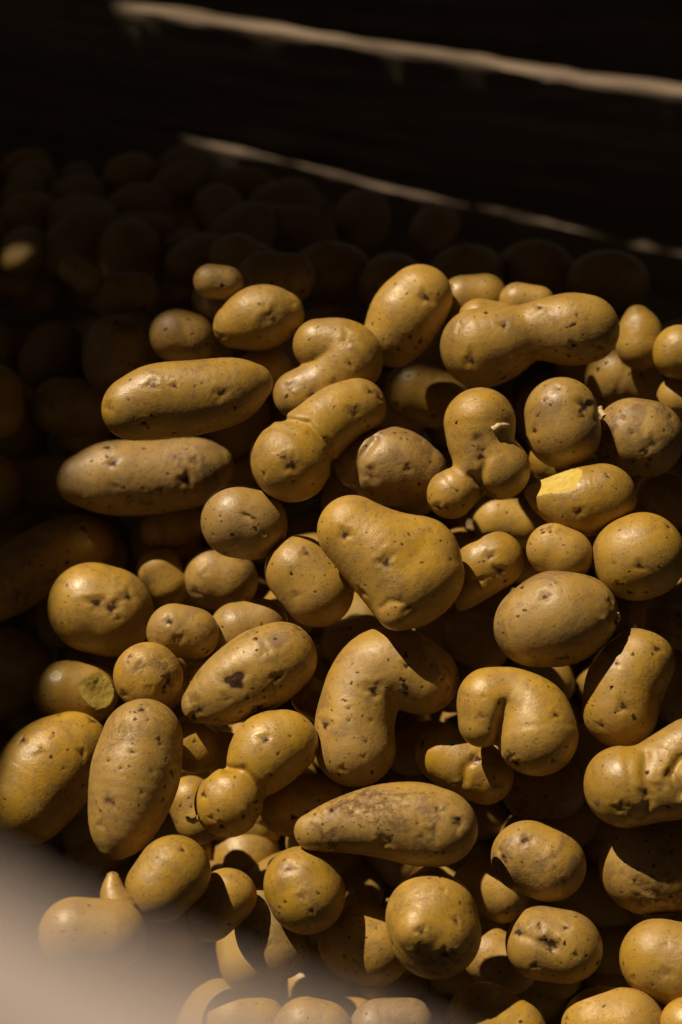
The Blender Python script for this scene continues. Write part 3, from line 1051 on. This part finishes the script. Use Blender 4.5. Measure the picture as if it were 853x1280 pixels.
Q(3, 'long potato in shadow with only its left end sunlit, under the sausage shape', [(103, 599, 33), (140, 598, 46), (190, 598, 47), (240, 590, 43), (264, 585, 30)],
  [(141, 579, 5), (233, 601, 7), (143, 608, 3, .7), (112, 630, 4, .7), (200, 612, 2.5), (242, 577, 5, .5), (165, 625, 2), (180, 610, 2)], tone=.85, dirt=.5, auto=3, push=0.018)
Q(4, 'greyish pink potato with a thin crack in its sunlit patch', [(298, 652, 48), (312, 655, 47)], [(290, 690, 4, .5), (266, 668, 2), (275, 645, 2)], tone=1.0, dirt=.35, value=.55, auto=3,
  grooves=[([(305, 643), (318, 650), (330, 668)], 2.2, 3.5)], push=-0.020)
Q(2, 'dim round potato below the greyish pink cracked one', [(266, 722, 38), (284, 726, 38)], [(245, 740, 5)], tone=.5, dirt=.4, auto=2)
Q(2, 'very dark potato between the big round one and the dim round one', [(200, 712, 30), (212, 730, 28)], tone=.5, dirt=.5, auto=2)
Q(5, 'long smooth sausage-shaped potato with a small dark nick on its right', [(168, 511, 40), (200, 501, 46), (240, 497, 48), (285, 490, 43), (318, 480, 24)],
  [(276, 491, 5), (192, 481, 6, .7), (219, 483, 3.5), (136, 508, 5, .6), (181, 530, 4), (161, 500, 2), (253, 478, 2)], tone=.35, dirt=.25, auto=3, push=-0.026)
Q(3, 'small potato with a few pits behind the right end of the sausage shape', [(318, 467, 26), (341, 464, 27)], [(331, 462, 4), (314, 452, 3), (328, 455, 2)], tone=.35, dirt=.3, auto=1)
Q(3, 'curved potato bent like an elbow behind the two-lobed one', [(398, 430, 32), (424, 434, 36), (436, 452, 42), (408, 478, 34), (374, 494, 31)],
  [(436, 454, 3), (391, 494, 4), (362, 485, 6, .35), (436, 425, 7, .25)], tone=.6, dirt=.2, auto=2)
Q(4, 'smooth tilted oval potato resting above the sausage-shaped one', [(295, 408, 29), (325, 398, 41), (350, 394, 30)], [(274, 422, 5, .7), (340, 397, 7, .35), (368, 378, 3, .5)], tone=.2, dirt=.15, auto=1, push=-0.004)
Q(3, 'pale round potato with a grey smudge behind the sausage shape', [(220, 419, 34), (238, 424, 33)], tone=.85, dirt=.55, auto=1)
Q(2, 'half-lit round potato with a dark smear in the shade beside the sausage tip', [(146, 436, 43), (146, 453, 43)], [(150, 412, 9, .5), (120, 460, 5, .5)], tone=.5, dirt=.6, auto=2)  # large spot near its top paints the soft shade edge into the skin
Q(2, 'dim wide potato just above the tip of the long shaded one', [(75, 508, 36), (115, 510, 36)], tone=.5, dirt=.4, auto=2)
Q(3, 'dim potato cut by the left edge level with the sausage shape', [(-5, 490, 36), (-3, 516, 36)], tone=.4, dirt=.3, auto=1)
Q(3, 'dim potato cut by the left edge below its shaded neighbour', [(-10, 600, 37), (-11, 617, 37)], tone=.4, dirt=.3, auto=1)
Q(2, 'small pale dirty potato behind the smooth tilted oval one', [(268, 376, 28), (284, 374, 28)], [(290, 372, 4, .5)], tone=.9, dirt=.5, auto=1)
Q(2, 'small sunlit potato between the sausage shape and the upright speckled one', [(236, 930, 33), (247, 935, 32)], tone=.25, dirt=.1, auto=1)
Q(2, 'half-shaded potato behind the left of the snowman-shaped one', [(277, 940, 28), (291, 950, 28)], tone=.3, dirt=.1, auto=0)
Q(2, 'small lit potato sliver between the small round one and the dirty scabbed one', [(250, 851, 23), (264, 857, 21)], tone=.25, dirt=.1, auto=0)
Q(2, 'small lit potato peeping from under the right of the dirty scabbed one', [(387, 870, 24), (399, 880, 22)], tone=.4, dirt=.1, auto=1)
Q(4, 'boomerang-shaped potato with two thick arms speckled with brown dots', [(445, 934, 50), (444, 900, 51), (456, 862, 50), (478, 838, 52), (503, 837, 52), (528, 849, 46)],
  [(466, 863, 7, .8), (470, 868, 4), (406, 906, 6), (508, 832, 4), (430, 960, 4, .7), (458, 925, 3), (437, 900, 2.5), (505, 853, 2.5), (550, 880, 4, .5), (520, 890, 4, .4), (465, 900, 2.5), (437, 885, 2.5), (455, 945, 2.5), (540, 830, 2.5), (553, 850, 2.5), (440, 830, 2)],
  tone=.4, dirt=.5, auto=5)
Q(2, 'shaded potato in the gap under the folded kidney potato', [(664, 985, 38), (695, 985, 40)], tone=.5, dirt=.5, auto=2)
Q(2, 'dark potato low between the tall upright one and the small round lobe', [(238, 1002, 30), (248, 1022, 32)], tone=.4, dirt=.3, auto=1)
Q(2, 'dark potato deep under the right end of the carrot-shaped one', [(602, 1112, 37), (625, 1118, 36)], tone=.5, dirt=.4, auto=1)
Q(2, 'dark potato deep below the heart-shaped one beside the boomerang arm', [(432, 806, 32), (458, 802, 34)], tone=.5, dirt=.4, auto=1)
Q(2, 'dark potato deep between the bump-marked round one and the pitted oval', [(615, 1196, 36), (636, 1208, 36)], tone=.5, dirt=.4, auto=1)
Q(2, 'dim potato in the shadow under the three-lobed one', [(622, 650, 32), (655, 655, 31)], tone=.5, dirt=.4, auto=1)
Q(2, 'dark potato by the right edge behind the notched kidney potato', [(850, 850, 30), (852, 880, 30)], tone=.5, dirt=.4, auto=1)
Q(2, 'dark potato deep behind the broad oval potato and the boomerang arm', [(585, 795, 34), (605, 805, 34)], tone=.5, dirt=.4, auto=1)
Q(2, 'dark potato by the right edge under the rough round one', [(830, 622, 32), (848, 628, 32)], tone=.5, dirt=.4, auto=1)
Q(2, 'dark potato at the left edge below the long dim one', [(12, 820, 36), (30, 830, 36)], tone=.5, dirt=.4, auto=1)
Q(2, 'dark potato in the hollow left of the greyish pink one', [(205, 660, 30), (225, 655, 30)], tone=.5, dirt=.4, auto=1)
Q(4, 'hazy round potato at the bottom edge seen through the blurred board', [(296, 1278, 44), (318, 1284, 43)], tone=.3, dirt=.1, auto=1)
Q(4, 'dull potato at the bottom edge left of the pinkish lump', [(382, 1286, 40), (402, 1290, 40)], tone=.6, dirt=.3, auto=1)
Q(3, 'shaded potato low beside the tall one behind the hazy board', [(285, 1120, 36), (262, 1140, 36)], tone=.4, dirt=.3, auto=1)
# the sunken bed behind the crest, in shade
Q(2, 'dim brown oval potato in the shade behind the smooth tilted oval', [(328, 346, 31), (364, 348, 31)], tone=.9, dirt=.5, auto=1)
Q(2, 'dim oval potato in the shade above the half-lit round one', [(146, 371, 30), (172, 371, 30)], tone=.6, dirt=.5, auto=1)
Q(2, 'potato in deep shade with a sunlit sliver at the left edge', [(4, 347, 26), (18, 350, 22)], tone=.5, dirt=.2, auto=0)
Q(2, 'potato in deep shade with one small sunlit tip left of the heap', [(92, 338, 19), (108, 350, 20)], tone=.5, dirt=.2, auto=0)
Q(2, 'potato in shade with its upper rim faintly lit behind the crest', [(264, 352, 22), (284, 354, 22)], tone=.7, dirt=.3, auto=0)
Q(1, 'dark blurred upright potato below the faint ledge on the back wall', [(276, 236, 25), (277, 270, 27)], tone=.5, dirt=.4, auto=0)

for (lv, n_, lab, chs, eyes_, kw_) in sorted(LIST, key=lambda t: (t[0], t[1])):
    if lv <= 2 and any(w in lab for w in ('dark ', 'shaded', 'dim ')):
        kw_ = dict(kw_, push=kw_.get('push', 0) + 0.04)
    potato(lab, chs, eyes_, **kw_)

# ---- the dark bed behind the crest: further potatoes, copied shapes
BEDL = 'blurred potato in the deep shade between the crest and the back wall'
n_ = 0
for trial in range(900):
    x, y = random.uniform(-90, 960), random.uniform(212, 330)
    rr = random.uniform(27, 42)
    if y - rr - 4 < 158 + 0.2266 * (x - 140) or (x > 300 and y > 290):
        continue
    d = float(surf_depth(x, y)) + random.uniform(-0.012, 0.012)
    P = at(x, y, d)
    if np.dot(P - WTOP, WIN) < 0.034:
        continue
    C = np.array(placed_c)
    dd = np.linalg.norm(C - P, axis=1) - np.array(placed_r)
    if dd.min() < 0.62 * rr * d / FPX:
        continue
    filler(x, y, d, rr, BEDL, 'potatoes in the shaded bed behind the crest', random.randrange(4))
    n_ += 1
    if n_ > 75:
        break

# ---- deeper potatoes below those, never told apart: one mass
verts, faces, nv = [], [], 0
base = protos[0]
co = np.zeros(len(base.vertices) * 3)
base.vertices.foreach_get('co', co)
co = co.reshape(-1, 3)[:]
import bmesh
bm = bmesh.new()
bmesh.ops.create_icosphere(bm, subdivisions=3, radius=1.0)
ico = np.array([v.co[:] for v in bm.verts])
icf = np.array([[v.index for v in f.verts] for f in bm.faces])
bm.free()
py = 190.0
while py < 1480:
    px = -150.0
    while px < 1020:
        x, y = px + random.uniform(-14, 14), py + random.uniform(-12, 12)
        if y - 55 < 152 + 0.2266 * (x - 140):
            px += 92
            continue
        d = float(surf_depth(x, y)) + 0.12
        P = at(x, y, d)
        if np.dot(P - WTOP, WIN) > 0.03:
            M = Matrix.Rotation(random.uniform(0, 6), 3, 'Z') @ Matrix.Rotation(random.uniform(-.6, .6), 3, 'X')
            sc = np.array([1.25, 1.0, 0.95]) * 0.0165
            verts.append((ico * sc) @ np.array(M).T + P)
            faces.append(icf + nv)
            nv += len(ico)
        px += 92
    py += 80
mass = link('potato_mass', mesh_from('potato_mass', np.vstack(verts), np.vstack(faces), mat=SKIN))
mass.color = (0.5, 0.5, 0.45, 1)
tag(mass, 'potatoes deep inside the heap merging into the dark', 'potatoes', None, 'stuff')

# those of the lower potatoes that show through a gap are told apart by what they lie beside
bpy.context.view_layer.update()
dg = bpy.context.evaluated_depsgraph_get()
seen = {}
for iy in range(4, 1280, 6):
    for ix in range(3, 853, 6):
        ok, _, _, _, ob, _ = scn.ray_cast(dg, Vector(CAM), Vector(unit(ray(ix, iy))))
        if ok:
            seen[ob.name] = seen.get(ob.name, 0) + 1
named = {}
for lab, x, y in SHOWN:
    w = lab.split()
    short = ' '.join(w[:w.index('potato') + 1]) if 'potato' in w[:6] else None
    if short and len(w[:w.index('potato')]) >= 2 and not any(t in w[:4] for t in ('dark', 'dim', 'shaded', 'hazy', 'small')):
        named.setdefault(short, []).append((x, y))
named = {k: v[0] for k, v in named.items() if len(v) == 1}
used = set()
for o, x, y in HIDDEN:
    if seen.get(o.name, 0) < 3 or not (0 < x < 853 and 0 < y < 1280):
        continue
    for k in sorted(named, key=lambda k: math.hypot(named[k][0] - x, named[k][1] - y)):
        dx, dy = x - named[k][0], y - named[k][1]
        side = ('below' if dy > 0 else 'above') if abs(dy) > abs(dx) else ('right of' if dx > 0 else 'left of')
        if (k, side) not in used:
            used.add((k, side))
            o['label'] = 'shadowed potato deep in the gap %s the %s' % (side, k)
            break

# ------------------------------------------------------------------ the board right in front of the lens
bd = bpy.data.objects.new('board', None)
A = at(0, 1095, 0.200)
B = at(400, 1310, 0.187)
al = B - A
al[2] = 0
al /= np.linalg.norm(al)
nrm = np.array([-al[1], al[0], 0])
if nrm[1] < 0:
    nrm = -nrm
board = plank(A, al, nrm, 0.5, 0.30, 0.019, PALE, None, seed=77, chips=0.002, name='board')
tag(board, 'out of focus pale board edge across the lower left corner', 'board')
